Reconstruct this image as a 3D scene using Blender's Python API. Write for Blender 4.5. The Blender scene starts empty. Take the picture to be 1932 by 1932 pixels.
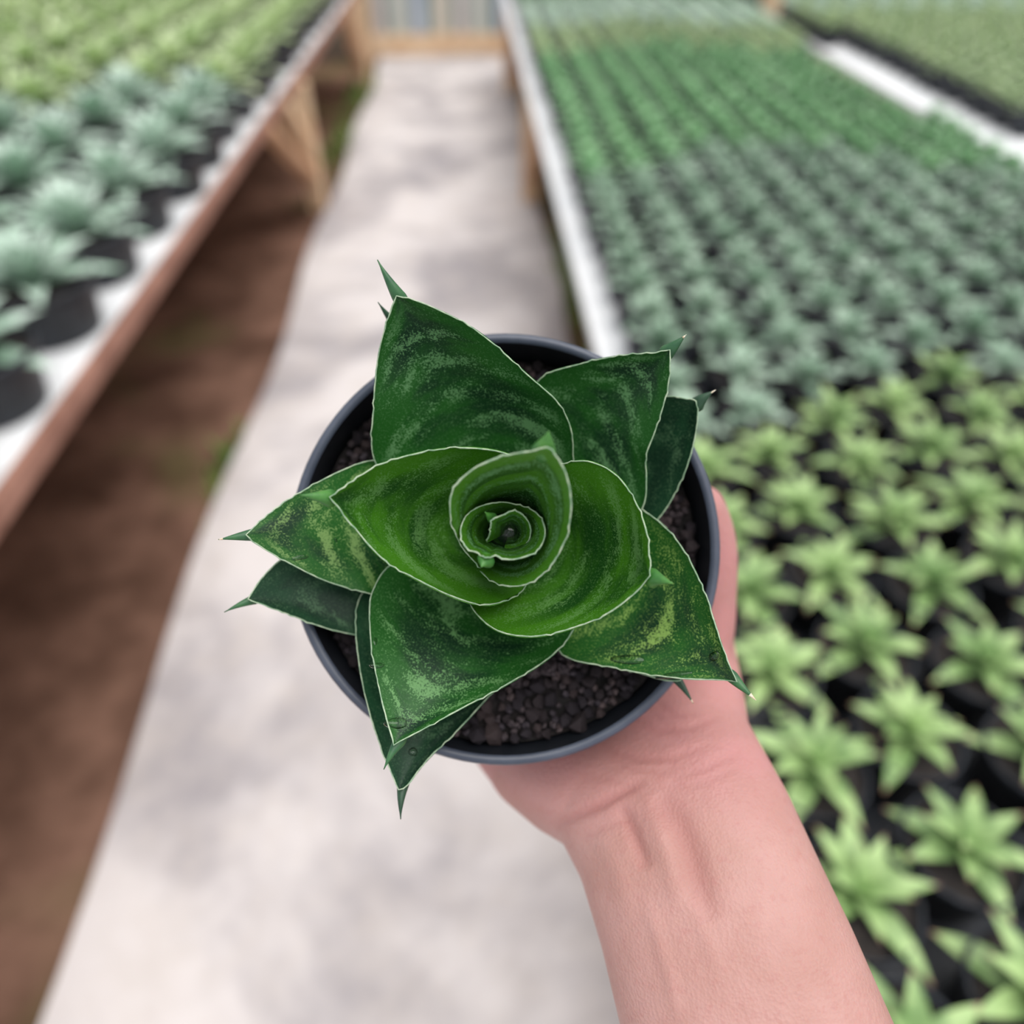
import bpy, math, random
import numpy as np
from mathutils import Vector, Matrix

random.seed(7); rng = np.random.default_rng(7)
scene = bpy.context.scene
col = scene.collection

# ------------------------------------------------------------------ camera
F, W = 1400.0, 1932.0
HC = 1.5
PITCH = math.atan(0.904); YAW = math.radians(2.91)
cd = bpy.data.cameras.new('camera'); cam = bpy.data.objects.new('camera', cd); col.objects.link(cam)
cam.location = (0, 0, HC)
cam.rotation_euler = (math.pi/2 - PITCH, 0, -YAW)
cd.sensor_width = 36; cd.lens = F/W*36; cd.clip_start = 0.01
cd.dof.use_dof = True; cd.dof.focus_distance = 0.192; cd.dof.aperture_fstop = 4.6
scene.camera = cam
CM = Matrix.Translation((0, 0, HC)) @ cam.rotation_euler.to_matrix().to_4x4()
CP = Vector((0, 0, HC))

# ------------------------------------------------------------------ light
wd = bpy.data.worlds.new('world'); scene.world = wd; wd.use_nodes = True
bg = wd.node_tree.nodes['Background']
bg.inputs['Color'].default_value = (0.93, 0.965, 1.0, 1); bg.inputs['Strength'].default_value = 0.64
sd = bpy.data.lights.new('sun', 'SUN'); sd.energy = 2.25; sd.angle = math.radians(60); sd.color = (1, 0.97, 0.93)
sun = bpy.data.objects.new('sun', sd); col.objects.link(sun)
sun.rotation_euler = Vector((-0.26, 0.10, -1)).to_track_quat('-Z', 'Y').to_euler()
scene.view_settings.view_transform = 'Standard'; scene.view_settings.look = 'None'
scene.view_settings.exposure = 0.35; scene.view_settings.gamma = 1
scene.view_settings.use_curve_mapping = False

# ------------------------------------------------------------------ helpers
def cpt(x, y, d): return CM @ Vector((x, y, -d))                 # camera axes, metres
def px(u, v, d): return cpt((u-966)/F*d, (966-v)/F*d, d)           # a photo point at a given distance
def mesh_obj(name, verts, faces, mat, parent=None, smooth=True, uvs=None, mats=None, fm=None):
    me = bpy.data.meshes.new(name); me.from_pydata([tuple(v) for v in verts], [], faces)
    for m in ([mat] if mats is None else mats): me.materials.append(m)
    if fm is not None: me.polygons.foreach_set('material_index', fm)
    if smooth: me.polygons.foreach_set('use_smooth', [True]*len(me.polygons))
    if uvs is not None:
        ul = me.uv_layers.new(name='UVMap')
        idx = np.zeros(len(me.loops), dtype=np.int32); me.loops.foreach_get('vertex_index', idx)
        ul.data.foreach_set('uv', np.asarray(uvs, dtype=np.float32)[idx].ravel())
    me.update()
    o = bpy.data.objects.new(name, me); col.objects.link(o)
    if parent: o.parent = parent
    return o
def inst(name, me, parent=None, mw=None):
    o = bpy.data.objects.new(name, me); col.objects.link(o)
    if parent: o.parent = parent
    if mw is not None: o.matrix_local = mw
    return o
def empty(name, loc=(0, 0, 0)):
    o = bpy.data.objects.new(name, None); col.objects.link(o); o.location = loc; o.empty_display_size = .02
    return o
def tag(o, label=None, cat=None, group=None, kind=None):
    if label: o['label'] = label
    if cat: o['category'] = cat
    if group: o['group'] = group
    if kind: o['kind'] = kind
    return o
def boxdata(a, b):
    x0, y0, z0 = a; x1, y1, z1 = b
    v = [(x0,y0,z0),(x1,y0,z0),(x1,y1,z0),(x0,y1,z0),(x0,y0,z1),(x1,y0,z1),(x1,y1,z1),(x0,y1,z1)]
    f = [(0,3,2,1),(4,5,6,7),(0,1,5,4),(1,2,6,5),(2,3,7,6),(3,0,4,7)]
    return v, f
def box(name, a, b, mat, parent=None, bev=.004):
    v, f = boxdata(a, b); o = mesh_obj(name, v, f, mat, parent, smooth=False)
    if bev:
        m = o.modifiers.new('bevel', 'BEVEL'); m.width = bev; m.segments = 2
    return o
def beam(name, p, q, w, h, mat, parent=None):
    p, q = Vector(p), Vector(q); d = q-p; L = d.length
    o = box(name, (-w/2, -h/2, 0), (w/2, h/2, L), mat, None)
    o.matrix_world = Matrix.Translation(p) @ d.to_track_quat('Z', 'X').to_matrix().to_4x4()
    if parent: o.parent = parent
    return o
def tube(path, radii, n=10, cap=True, flat=1.0, up=None):
    P = [Vector(p) for p in path]; V = []; Fc = []
    ref = Vector(up) if up else Vector((.3, .2, .9))
    for i, p in enumerate(P):
        t = (P[min(i+1, len(P)-1)] - P[max(i-1, 0)]).normalized()
        a = t.cross(ref).normalized(); b = a.cross(t)
        for k in range(n):
            th = 2*math.pi*k/n
            V.append(p + a*(radii[i]*math.cos(th)) + b*(radii[i]*flat*math.sin(th)))
    for i in range(len(P)-1):
        for k in range(n):
            Fc.append((i*n+k, i*n+(k+1) % n, (i+1)*n+(k+1) % n, (i+1)*n+k))
    if cap:
        Fc.append(tuple(range(n))[::-1]); Fc.append(tuple((len(P)-1)*n+k for k in range(n)))
    return V, Fc
def lathe(prof, n=48):
    V = []; Fc = []
    for r, z in prof:
        for k in range(n):
            V.append((r*math.cos(2*math.pi*k/n), r*math.sin(2*math.pi*k/n), z))
    for i in range(len(prof)-1):
        for k in range(n):
            Fc.append((i*n+k, i*n+(k+1) % n, (i+1)*n+(k+1) % n, (i+1)*n+k))
    return V, Fc
def catmull(pts, n):
    P = np.asarray(pts, float)
    d = np.sqrt(np.linalg.norm(np.diff(P, axis=0), axis=1))+1e-9
    t = np.concatenate([[0], np.cumsum(d)])
    m = np.zeros_like(P)
    for i in range(len(P)):
        if i == 0: m[i] = (P[1]-P[0])/(t[1]-t[0])
        elif i == len(P)-1: m[i] = (P[i]-P[i-1])/(t[i]-t[i-1])
        else:
            a = (P[i]-P[i-1])/(t[i]-t[i-1]); b = (P[i+1]-P[i])/(t[i+1]-t[i])
            w = (t[i]-t[i-1])/(t[i+1]-t[i-1]); m[i] = a*(1-w)+b*w
    ts = np.linspace(0, t[-1], 400); out = []
    for x in ts:
        i = min(np.searchsorted(t, x, side='right')-1, len(P)-2); h = t[i+1]-t[i]; s = (x-t[i])/h
        out.append((2*s**3-3*s**2+1)*P[i]+(s**3-2*s**2+s)*h*m[i]+(-2*s**3+3*s**2)*P[i+1]+(s**3-s**2)*h*m[i+1])
    out = np.array(out)
    L = np.concatenate([[0], np.cumsum(np.linalg.norm(np.diff(out, axis=0), axis=1))])
    q = np.linspace(0, L[-1], n)
    return np.stack([np.interp(q, L, out[:, k]) for k in range(P.shape[1])], axis=1)

# ------------------------------------------------------------------ materials
class NT:
    def __init__(s, name):
        s.m = bpy.data.materials.new(name); s.m.use_nodes = True; s.t = s.m.node_tree
        s.p = s.t.nodes['Principled BSDF']
    def n(s, typ, ins=None, **kw):
        nd = s.t.nodes.new(typ)
        for k, v in kw.items(): setattr(nd, k, v)
        for k, v in (ins or {}).items(): s.put(nd.inputs[k], v)
        return nd
    def put(s, sock, v):
        if isinstance(v, bpy.types.NodeSocket): s.t.links.new(v, sock)
        else: sock.default_value = v
    def math(s, op, a, b=None, c=None, clamp=False):
        nd = s.n('ShaderNodeMath', operation=op, use_clamp=clamp); s.put(nd.inputs[0], a)
        if b is not None: s.put(nd.inputs[1], b)
        if c is not None: s.put(nd.inputs[2], c)
        return nd.outputs[0]
    def ramp(s, f, a, b):
        nd = s.n('ShaderNodeMapRange', {0: f, 1: a, 2: b, 3: 0.0, 4: 1.0}); nd.interpolation_type = 'SMOOTHSTEP'
        return nd.outputs[0]
    def mix(s, f, a, b):
        nd = s.n('ShaderNodeMix', data_type='RGBA'); s.put(nd.inputs[0], f)
        s.put(nd.inputs[6], c4(a)); s.put(nd.inputs[7], c4(b)); return nd.outputs[2]
    def noise(s, vec, scale, detail=4, rough=.6, dist=0):
        nd = s.n('ShaderNodeTexNoise', {'Scale': scale, 'Detail': detail, 'Roughness': rough, 'Distortion': dist})
        if vec is not None: s.put(nd.inputs['Vector'], vec)
        return nd.outputs[0]
    def bump(s, h, strength, dist):
        b = s.n('ShaderNodeBump', {'Height': h, 'Strength': strength, 'Distance': dist})
        s.put(s.p.inputs['Normal'], b.outputs[0])
    def set(s, **kw):
        for k, v in kw.items(): s.put(s.p.inputs[k.replace('_', ' ')], v)
        return s.m
def c4(c):
    if isinstance(c, bpy.types.NodeSocket): return c
    return (c[0], c[1], c[2], 1.0)
def srgb(r, g, b):
    f = lambda x: ((x/255+.055)/1.055)**2.4 if x > 10 else x/255/12.92
    return (f(r), f(g), f(b))

def simple(name, a, b, scale, rough=.6, detail=4, bump=0, bdist=.002, spec=.5, coord='Object'):
    k = NT(name); tc = k.n('ShaderNodeTexCoord').outputs[coord]
    nz = k.noise(tc, scale, detail)
    c = k.mix(k.ramp(nz, .32, .68), a, b)
    if bump: k.bump(nz, bump, bdist)
    return k.set(Base_Color=c, Roughness=rough, Specular_IOR_Level=spec)

def leaf_material(name, dark, mid, pale, paleamt, seed, bands=8.0, edgegreen=.6, rim=.0):
    k = NT(name)
    uv = k.n('ShaderNodeUVMap', uv_map='UVMap').outputs[0]
    sp = k.n('ShaderNodeSeparateXYZ', {0: uv}); u, v = sp.outputs[0], sp.outputs[1]
    e = k.math('ABSOLUTE', k.math('MULTIPLY_ADD', u, 2.0, -1.0))
    e2 = k.math('MULTIPLY', e, e)
    va = k.math('MULTIPLY_ADD', e2, .16, v)
    vec = k.n('ShaderNodeCombineXYZ', {0: k.math('MULTIPLY', u, 1.7), 1: k.math('MULTIPLY', va, bands), 2: seed}).outputs[0]
    b1 = k.noise(vec, 1.0, 5, .6, .5)
    tc = k.n('ShaderNodeTexCoord').outputs['Object']
    fine = k.noise(tc, 1900, 2, .7)
    med = k.noise(tc, 260, 5, .7)
    lv = k.n('ShaderNodeCombineXYZ', {0: k.math('MULTIPLY', u, 2.5), 1: k.math('MULTIPLY', v, 2.5), 2: seed+3}).outputs[0]
    low = k.noise(lv, 1.0, 2, .5)
    wv_ = k.math('SINE', k.math('MULTIPLY', k.math('ADD', k.math('MULTIPLY', va, bands*.72), k.math('MULTIPLY', low, 2.2)), 6.283))
    f = k.math('ADD', b1, k.math('MULTIPLY', wv_, .085))
    f = k.math('ADD', f, k.math('MULTIPLY', k.math('SUBTRACT', med, .5), .50))
    f = k.math('ADD', f, k.math('MULTIPLY', k.math('SUBTRACT', fine, .5), .9))
    pf = k.math('MULTIPLY', k.ramp(f, .52, .70), paleamt)
    # fades out to the plain margin and towards the tip
    pf = k.math('MULTIPLY', pf, k.math('SUBTRACT', 1.0, k.ramp(e, .80, 1.0)))
    pf = k.math('MULTIPLY', pf, k.math('SUBTRACT', 1.0, k.ramp(v, .80, .98)))
    mv = k.n('ShaderNodeCombineXYZ', {0: u, 1: k.math('MULTIPLY', va, bands*.45), 2: seed+9}).outputs[0]
    m = k.ramp(k.noise(mv, 1.6, 4, .6), .36, .68)
    m = k.math('ADD', m, k.math('MULTIPLY', k.ramp(e, .45, .98), edgegreen), clamp=True)
    if rim: m = k.math('ADD', m, k.math('MULTIPLY', k.ramp(v, .45, .98), rim), clamp=True)
    c = k.mix(m, dark, mid)
    sp2 = k.math('MULTIPLY', k.ramp(fine, .52, .66), .24)
    c = k.mix(sp2, c, pale)
    c = k.mix(pf, c, pale)
    k.bump(k.math('ADD', k.math('MULTIPLY', fine, .6), med), .16, .0006)
    return k.set(Base_Color=c, Roughness=.40, Specular_IOR_Level=.33)

M_LEAF = [leaf_material('leaf_outer_%d' % i, (.004, .027, .010), (.014, .092, .012), pc, .85, 3.1*i, 8.5-.7*(i % 3), .8)
          for i, pc in enumerate([(.12, .27, .11), (.19, .32, .10), (.23, .38, .09), (.14, .31, .11)])]
M_LEAF_LOW = leaf_material('leaf_lower', (.007, .030, .015), (.012, .058, .024), (.09, .18, .09), .6, 5.5, 6, .4)
M_LEAF_IN = [leaf_material('leaf_inner_%d' % i, (.008, .055, .006), (.046, .175, .008), (.15, .32, .10), .5, 2.2*i+40, 7, .9) for i in range(2)]
M_LEAF_CORE = leaf_material('leaf_core', (.006, .042, .006), (.050, .175, .010), (.12, .28, .11), .8, 77, 7, .25, .6)
M_MARGIN = simple('leaf_margin', (.22, .36, .22), (.48, .58, .40), 400, .5)
M_SPINE = simple('leaf_spine', (.018, .085, .035), (.040, .14, .045), 200, .42)
M_SPINE_DK = simple('leaf_spine_dark', (.012, .045, .022), (.022, .075, .034), 200, .42)
M_SPINE_IN = simple('leaf_spine_bright', (.035, .15, .03), (.08, .25, .04), 200, .42)
M_DRYTIP = simple('dry_tip', (.62, .45, .28), (.92, .86, .72), 700, .6)
M_POT = simple('pot_plastic', (.012, .014, .019), (.020, .023, .030), 60, .38, bump=.05)
M_RIM = simple('pot_rim_plastic', (.055, .065, .095), (.085, .098, .135), 40, .34)
M_SOIL = simple('potting_soil', (.006, .005, .005), (.020, .015, .015), 300, .95, bump=.6)
M_GRAN = [simple('pumice_%d' % i, a, b, 900, .95, 5, .8, .0006, .15) for i, (a, b) in enumerate([
    ((.026, .021, .024), (.095, .073, .078)), ((.040, .030, .032), (.14, .102, .102)), ((.022, .019, .023), (.078, .063, .073)), ((.06, .026, .020), (.13, .050, .036))])]
kw = NT('water')          # clear film: see-through with a bright gloss
_tr = kw.n('ShaderNodeBsdfTransparent', {0: (.90, .97, .90, 1)}); _gl = kw.n('ShaderNodeBsdfGlossy', {'Roughness': .04})
_fr = kw.n('ShaderNodeFresnel', {'IOR': 1.45}); _mx = kw.n('ShaderNodeMixShader', {0: _fr.outputs[0], 1: _tr.outputs[0], 2: _gl.outputs[0]})
kw.t.links.new(_mx.outputs[0], kw.t.nodes['Material Output'].inputs['Surface']); M_WATER = kw.m

def small_leaf_mat(name, a, b, tip):
    k = NT(name)
    uv = k.n('ShaderNodeUVMap', uv_map='UVMap').outputs[0]
    v = k.n('ShaderNodeSeparateXYZ', {0: uv}).outputs[1]
    tc = k.n('ShaderNodeTexCoord').outputs['Object']; geo = k.n('ShaderNodeNewGeometry')
    nz = k.noise(tc, 40, 3); pn = k.noise(geo.outputs['Position'], 9, 2)
    f = k.math('ADD', k.math('MULTIPLY', nz, .5), k.math('MULTIPLY', pn, .5))
    c = k.mix(k.ramp(f, .38, .62), a, b)
    c = k.mix(k.ramp(v, .86, 1.0), c, tip)
    return k.set(Base_Color=c, Roughness=.45)
SM = {'silver': small_leaf_mat('leaf_silver_green', srgb(150, 182, 158), srgb(208, 224, 212), srgb(170, 190, 170)),
      'light': small_leaf_mat('leaf_light_green', srgb(110, 144, 84), srgb(168, 196, 130), srgb(150, 110, 95)),
      'glaucous': small_leaf_mat('leaf_glaucous', srgb(118, 150, 124), srgb(178, 200, 180), srgb(120, 130, 105)),
      'green': small_leaf_mat('leaf_mid_green', srgb(112, 166, 112), srgb(166, 208, 160), srgb(110, 130, 80)),
      'olive': small_leaf_mat('leaf_olive', srgb(158, 184, 136), srgb(200, 216, 172), srgb(140, 130, 80)),
      'pale': small_leaf_mat('leaf_pale', srgb(186, 212, 190), srgb(226, 238, 226), srgb(150, 160, 130)),
      'dark': small_leaf_mat('leaf_deep_green', srgb(100, 142, 104), srgb(138, 176, 136), srgb(100, 120, 70)),
      'yellow': small_leaf_mat('leaf_yellow_green', srgb(172, 198, 138), srgb(220, 232, 190), srgb(170, 160, 100))}
M_BPOT = simple('nursery_pot_black', (.010, .012, .017), (.022, .026, .036), 30, .5)
M_BSOIL = simple('nursery_soil', (.012, .010, .010), (.05, .04, .036), 120, .95, bump=.5)
M_WHITE = simple('white_liner', (.90, .91, .93), (.95, .95, .96), 6, .55)
M_WOOD = simple('bench_wood', srgb(182, 138, 104), srgb(216, 172, 136), 14, .7, 6)
M_WOOD2 = simple('post_wood', srgb(222, 184, 146), srgb(240, 212, 178), 10, .7, 6)
M_EDGE = simple('edge_board_wood', srgb(140, 96, 80), srgb(176, 128, 110), 9, .7, 6)

# path: worn concrete with stains, and shadow dapple painted into the broad blotches
k = NT('path_concrete'); tc = k.n('ShaderNodeTexCoord').outputs['Object']
n1 = k.noise(tc, 1.7, 5, .6, .4); n2 = k.noise(tc, 7, 5, .65); n3 = k.noise(tc, 60, 4, .7)
cc = k.mix(k.ramp(n1, .36, .60), srgb(162, 156, 159), srgb(217, 210, 209))
cc = k.mix(k.math('MULTIPLY', k.ramp(n2, .40, .72), .55), cc, srgb(200, 191, 186))
k.bump(n3, .25, .004)
M_PATH = k.set(Base_Color=cc, Roughness=.85, Specular_IOR_Level=.2)
# bare earth with mossy patches
k = NT('bare_earth'); tc = k.n('ShaderNodeTexCoord').outputs['Object']
n1 = k.noise(tc, 3, 6, .65); n2 = k.noise(tc, 1.3, 3, .5); n3 = k.noise(tc, 45, 4, .7)
cc = k.mix(k.ramp(n1, .3, .7), srgb(88, 64, 52), srgb(146, 112, 96))
cc = k.mix(k.math('MULTIPLY', k.ramp(n2, .56, .68), .5), cc, srgb(96, 100, 58))
k.bump(k.math('ADD', n1, k.math('MULTIPLY', n3, .4)), .8, .03)
M_EARTH = k.set(Base_Color=cc, Roughness=.95, Specular_IOR_Level=.1)
M_GRASS = simple('grass', srgb(88, 120, 48), srgb(140, 162, 84), 8, .6)
M_NET = simple('shade_net', srgb(78, 98, 92), srgb(96, 114, 106), 4, .8)
M_BASEBOARD = simple('dark_board', srgb(104, 92, 80), srgb(120, 106, 92), 6, .8)
M_SLAT = [simple('slat_%d' % i, a, b, 5, .7) for i, (a, b) in enumerate([
    (srgb(216, 204, 200), srgb(228, 218, 214)), (srgb(208, 210, 202), srgb(222, 222, 214)), (srgb(190, 198, 212), srgb(204, 210, 222)), (srgb(216, 206, 190), srgb(226, 216, 202))])]
M_GAP = simple('gate_mesh', srgb(120, 148, 146), srgb(150, 172, 168), 3, .7)

# ------------------------------------------------------------------ the setting
PL, PR = -.80, .37
tag(mesh_obj('floor', *(lambda: (
    [(PL + .02*math.sin(y*3), y, .012) for y in np.linspace(-1.5, 9, 60)] + [(PR + .015*math.sin(y*4+1), y, .012) for y in np.linspace(-1.5, 9, 60)],
    [(i, i+60, i+61, i+1) for i in range(59)]))(), M_PATH, smooth=False), kind='structure')
floor = bpy.data.objects['floor']; sm = floor.modifiers.new('thick', 'SOLIDIFY'); sm.thickness = .03; sm.offset = -1
gx = np.linspace(-6, 6, 90); gy = np.linspace(-2, 12, 100)
gv = [(x, y, -.022 + .012*math.sin(x*7.1+y*2)*math.sin(y*6.3-x)) for y in gy for x in gx]
gf = [(j*90+i, j*90+i+1, (j+1)*90+i+1, (j+1)*90+i) for j in range(99) for i in range(89)]
tag(mesh_obj('ground', gv, gf, M_EARTH), kind='structure')
# shade-net end wall beside the gate
GY = 8.0; GX0, GX1 = -.93, .47
for nm, x0, x1 in (('wall_back_left', -6, GX0-.06), ('wall_back_right', GX1+.06, 6)):
    w = box(nm, (x0, GY+.02, -.03), (x1, GY+.05, 2.4), M_NET, bev=0); tag(w, kind='structure')
for i, (x0, x1) in enumerate(((-6, GX0-.06), (GX1+.06, 6))):
    tag(box('trim_%d' % (i+1), (x0, GY-.02, -.02), (x1, GY+.02, .17), M_BASEBOARD, bev=0), kind='structure')
# grass and moss along the path edges
gv = []; gf = []
def blade(x, y, h, a, lean):
    i = len(gv); w = .006
    dx, dy = math.cos(a), math.sin(a)
    gv.extend([(x-dy*w, y+dx*w, -.02), (x+dy*w, y-dx*w, -.02), (x+dx*lean*.4+dy*w*.7, y+dy*lean*.4-dx*w*.7, h*.6), (x+dx*lean*.4-dy*w*.7, y+dy*lean*.4+dx*w*.7, h*.6), (x+dx*lean, y+dy*lean, h)])
    gf.extend([(i, i+1, i+2, i+3), (i+3, i+2, i+4)])
for cx, cy, sx, sy, n in ((-.84, 1.95, .03, .2, 70), (-.88, 6.9, .09, .5, 400), (-.88, 5.4, .08, .7, 250), (.42, 3.3, .05, .5, 220), (.43, 2.3, .04, .5, 60), (.44, 5.5, .06, 1.0, 150)):
    for _ in range(n):
        blade(random.gauss(cx, sx*.6), random.gauss(cy, sy*.6), random.uniform(.015, .06), random.uniform(0, 6.28), random.uniform(.005, .04))
tag(mesh_obj('grass', gv, gf, M_GRASS), 'short grass and moss along both edges of the concrete path', 'grass', kind='stuff')

# ------------------------------------------------------------------ gate at the end of the path
g = empty('gate', ((GX0+GX1)/2, GY, 0)); tag(g, 'wooden gate with pale vertical slats closing the far end of the path', 'gate')
cx = (GX0+GX1)/2
def gbox(nm, a, b, m): return box(nm, (a[0]-cx, a[1]-GY, a[2]), (b[0]-cx, b[1]-GY, b[2]), m, g)
gbox('post', (GX0-.05, GY-.06, -.03), (GX0+.05, GY+.05, 2.1), M_WOOD2)
gbox('post', (GX1-.05, GY-.06, -.03), (GX1+.05, GY+.05, 2.1), M_WOOD2)
gbox('rail', (GX0+.05, GY-.04, .03), (GX1-.05, GY+.02, .19), M_WOOD2)
gbox('rail', (GX0+.05, GY-.04, 1.05), (GX1-.05, GY+.02, 1.15), M_WOOD2)
gbox('rail', (GX0+.05, GY-.04, 1.95), (GX1-.05, GY+.02, 2.05), M_WOOD2)
gbox('backing_sheet', (GX0+.05, GY+.03, .19), (GX1-.05, GY+.04, 1.95), M_GAP)
x = GX0+.09; i = 0
while x < GX1-.16:
    w = (.10, .13, .115, .14)[i % 4]
    gbox('slat', (x, GY-.01, .19), (x+w, GY+.028, 1.95), M_SLAT[i % 4])
    x += w + (.065, .05, .075)[i % 3]; i += 1

# ------------------------------------------------------------------ benches
ZT = .65                                     # bench top
def bench(name, x0, x1, y0, y1, aisle, posts, label, edge_white):
    b = empty(name, ((x0+x1)/2, (y0+y1)/2, 0)); tag(b, label, 'bench')
    ox, oy = b.location.x, b.location.y
    def bb(nm, a, c, m, bev=.004): return box(nm, (a[0]-ox, a[1]-oy, a[2]), (c[0]-ox, c[1]-oy, c[2]), m, b, bev)
    # white foam liner lying on boards
    bb('liner', (x0+.02, y0, ZT-.012), (x1-.02, y1, ZT), M_WHITE, .004)
    n = max(3, int((x1-x0)/.3)); st = (x1-x0-.06)/n
    for i in range(n):
        bb('deck_board', (x0+.03+i*st, y0+.02, ZT-.034), (x0+.03+(i+1)*st-.012, y1-.02, ZT-.0125), M_WOOD, .003)
    for xx, s in ((x0, 1), (x1, -1)):
        near = (xx == aisle)
        a = min(xx, xx+s*.022); c = max(xx, xx+s*.022)
        if near and edge_white:
            bb('edge_liner', (a, y0, ZT-.026), (c, y1, ZT+.003), M_WHITE, .004)
        else:
            bb('edge_board', (a, y0, ZT-.045), (c, y1, ZT+.004), M_EDGE, .003)
    for py in posts:
        for xx in (x0+.05, x1-.02 if aisle == x1 else x1-.09):
            bb('leg', (xx-.042, py-.05, -.04), (xx+.042, py+.05, ZT-.046), M_WOOD2)
            o = beam('brace', (xx-ox, py-.04-oy, .15), (xx-ox, py-.80-oy, ZT-.05), .05, .07, M_WOOD, b)
            o = beam('brace', (xx-ox, py-.04-oy, .29), (xx-ox, py-.40-oy, ZT-.05), .05, .07, M_WOOD2, b)
        bb('cross_rail', (x0+.05, py-.03, ZT-.10), (x1-.05, py+.03, ZT-.036), M_WOOD)
    return b
AX0, AX1 = .265, 1.80
bench('plant_bench', -3.5, -.84, -.2, 7.2, -.84, (0.15, 4.25, 6.9), 'long wooden bench with brown edge board and white liner left of the path', False)
bench('plant_bench', AX0, AX1, -.3, 7.0, AX0, (0.15, 4.25, 6.7), 'long bench with bright white liner edge right of the path, crowded with pots', True)
MAT = box('ground_mat', (.345, -.28, ZT+.0005), (1.66, 6.98, ZT+.003), M_BPOT, bev=0)
tag(MAT, 'black plastic mat under the pots on the right bench', 'mat')
bench('plant_bench', 1.92, 3.9, 1.5, 7.0, 1.92, (2.3, 6.7), 'far right bench with olive plants beyond the right bench and wooden post', True)
post = box('roof_post', (1.815, 5.32, -.04), (1.905, 5.42, 2.6), M_WOOD2)
tag(post, 'pale wooden roof post rising between the two right benches', 'post')

# ------------------------------------------------------------------ nursery plants
def rleaf(L, Wd, a0, a1, nt=7, tw=0.0, ch=.22):
    """one pointed channelled leaf growing along +X, rising at a0 and bending to a1"""
    V = []; U = []; Fc = []; x = z = 0.0
    for i in range(nt+1):
        t = i/nt; w = Wd*.5*(min(1, .62+1.1*t) if t < .35 else max(0.03, 1-((t-.35)/.65)**1.6))
        for j, s in enumerate((-1, 0, 1)):
            V.append((x, s*w, z+abs(s)*w*ch*2)); U.append((s*.5+.5, t))
        a = a0+(a1-a0)*t; x += L/nt*math.cos(a); z += L/nt*math.sin(a)
    for i in range(nt):
        for j in range(2):
            q = i*3+j; Fc.append((q, q+3, q+4, q+1))
    return np.array(V), U, Fc
def rosette_parts(n, R, wid, up, seed):
    r = random.Random(seed); out = []
    for i in range(n):
        f = i/(n-1); a = i*2.39996+r.uniform(-.15, .15)
        L = R*(1.05-.5*f)*r.uniform(.9, 1.08); e0 = up[0]+(up[1]-up[0])*f+r.uniform(-.08, .08)
        out.append((a, L, wid*r.uniform(.85, 1.1)*(1-.3*f), e0, e0-.25-.25*(1-f), .004*i))
    return out
def rosette_mesh(n, R, wid, up, seed, z0, nt=5):
    V = []; U = []; Fc = []
    for a, L, w, e0, e1, dz in rosette_parts(n, R, wid, up, seed):
        v, u, f = rleaf(L, w, e0, e1, nt); c, s = math.cos(a), math.sin(a); b = len(V)
        for p in v: V.append((p[0]*c-p[1]*s, p[0]*s+p[1]*c, p[2]+z0+dz*.5))
        U += u; Fc += [tuple(q+b for q in t) for t in f]
    return V, U, Fc
def mk_mesh(name, V, Fc, mat, U=None, smooth=True):
    o = mesh_obj(name, V, Fc, mat, uvs=U, smooth=smooth); me = o.data; bpy.data.objects.remove(o); return me
def pot_profile(r, rb, h, th=.003, soil=.012):
    return [(rb*.2, .004), (rb, 0), (r*.95, h-.012), (r, h-.012), (r, h), (r-th, h), (r-th-.001, h-soil-.004)]
PR_, PH = .0605, .088
pv, pf = lathe(pot_profile(PR_, .044, PH), 20); POT_S = mk_mesh('nursery_pot', pv, pf, M_BPOT)
sv, sf = lathe([(.0005, PH-.011), (.03, PH-.009), (.0568, PH-.013)], 20); SOIL_S = mk_mesh('nursery_soil', sv, sf, M_BSOIL)
pv, pf = lathe(pot_profile(.132, .108, .125, .005, .02), 24); POT_L = mk_mesh('large_pot', pv, pf, M_BPOT)
sv, sf = lathe([(.0005, .105), (.07, .108), (.126, .10)], 24); SOIL_L = mk_mesh('large_soil', sv, sf, M_BSOIL)
LEAFS = {}
for kind in SM:
    LEAFS[kind] = []
    for i in range(3):
        v, u, f = rleaf(.072, .030-.002*i, .45, .02-.1*i, 8)
        LEAFS[kind].append(mk_mesh('leaf', v, f, SM[kind], u))
ROS = {kind: [mk_mesh('foliage', *(lambda r: (r[0], r[2], SM[kind], r[1]))(rosette_mesh(15, .079, .034, (.25, 1.15), 11*i+3, PH-.012))) for i in range(4)] for kind in SM}
ROSL = {kind: [mk_mesh('foliage', *(lambda r: (r[0], r[2], SM[kind], r[1]))(rosette_mesh(24, .182, .064, (.22, 1.25), 7*i+5, .10))) for i in range(4)] for kind in ('silver', 'yellow')}

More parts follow.
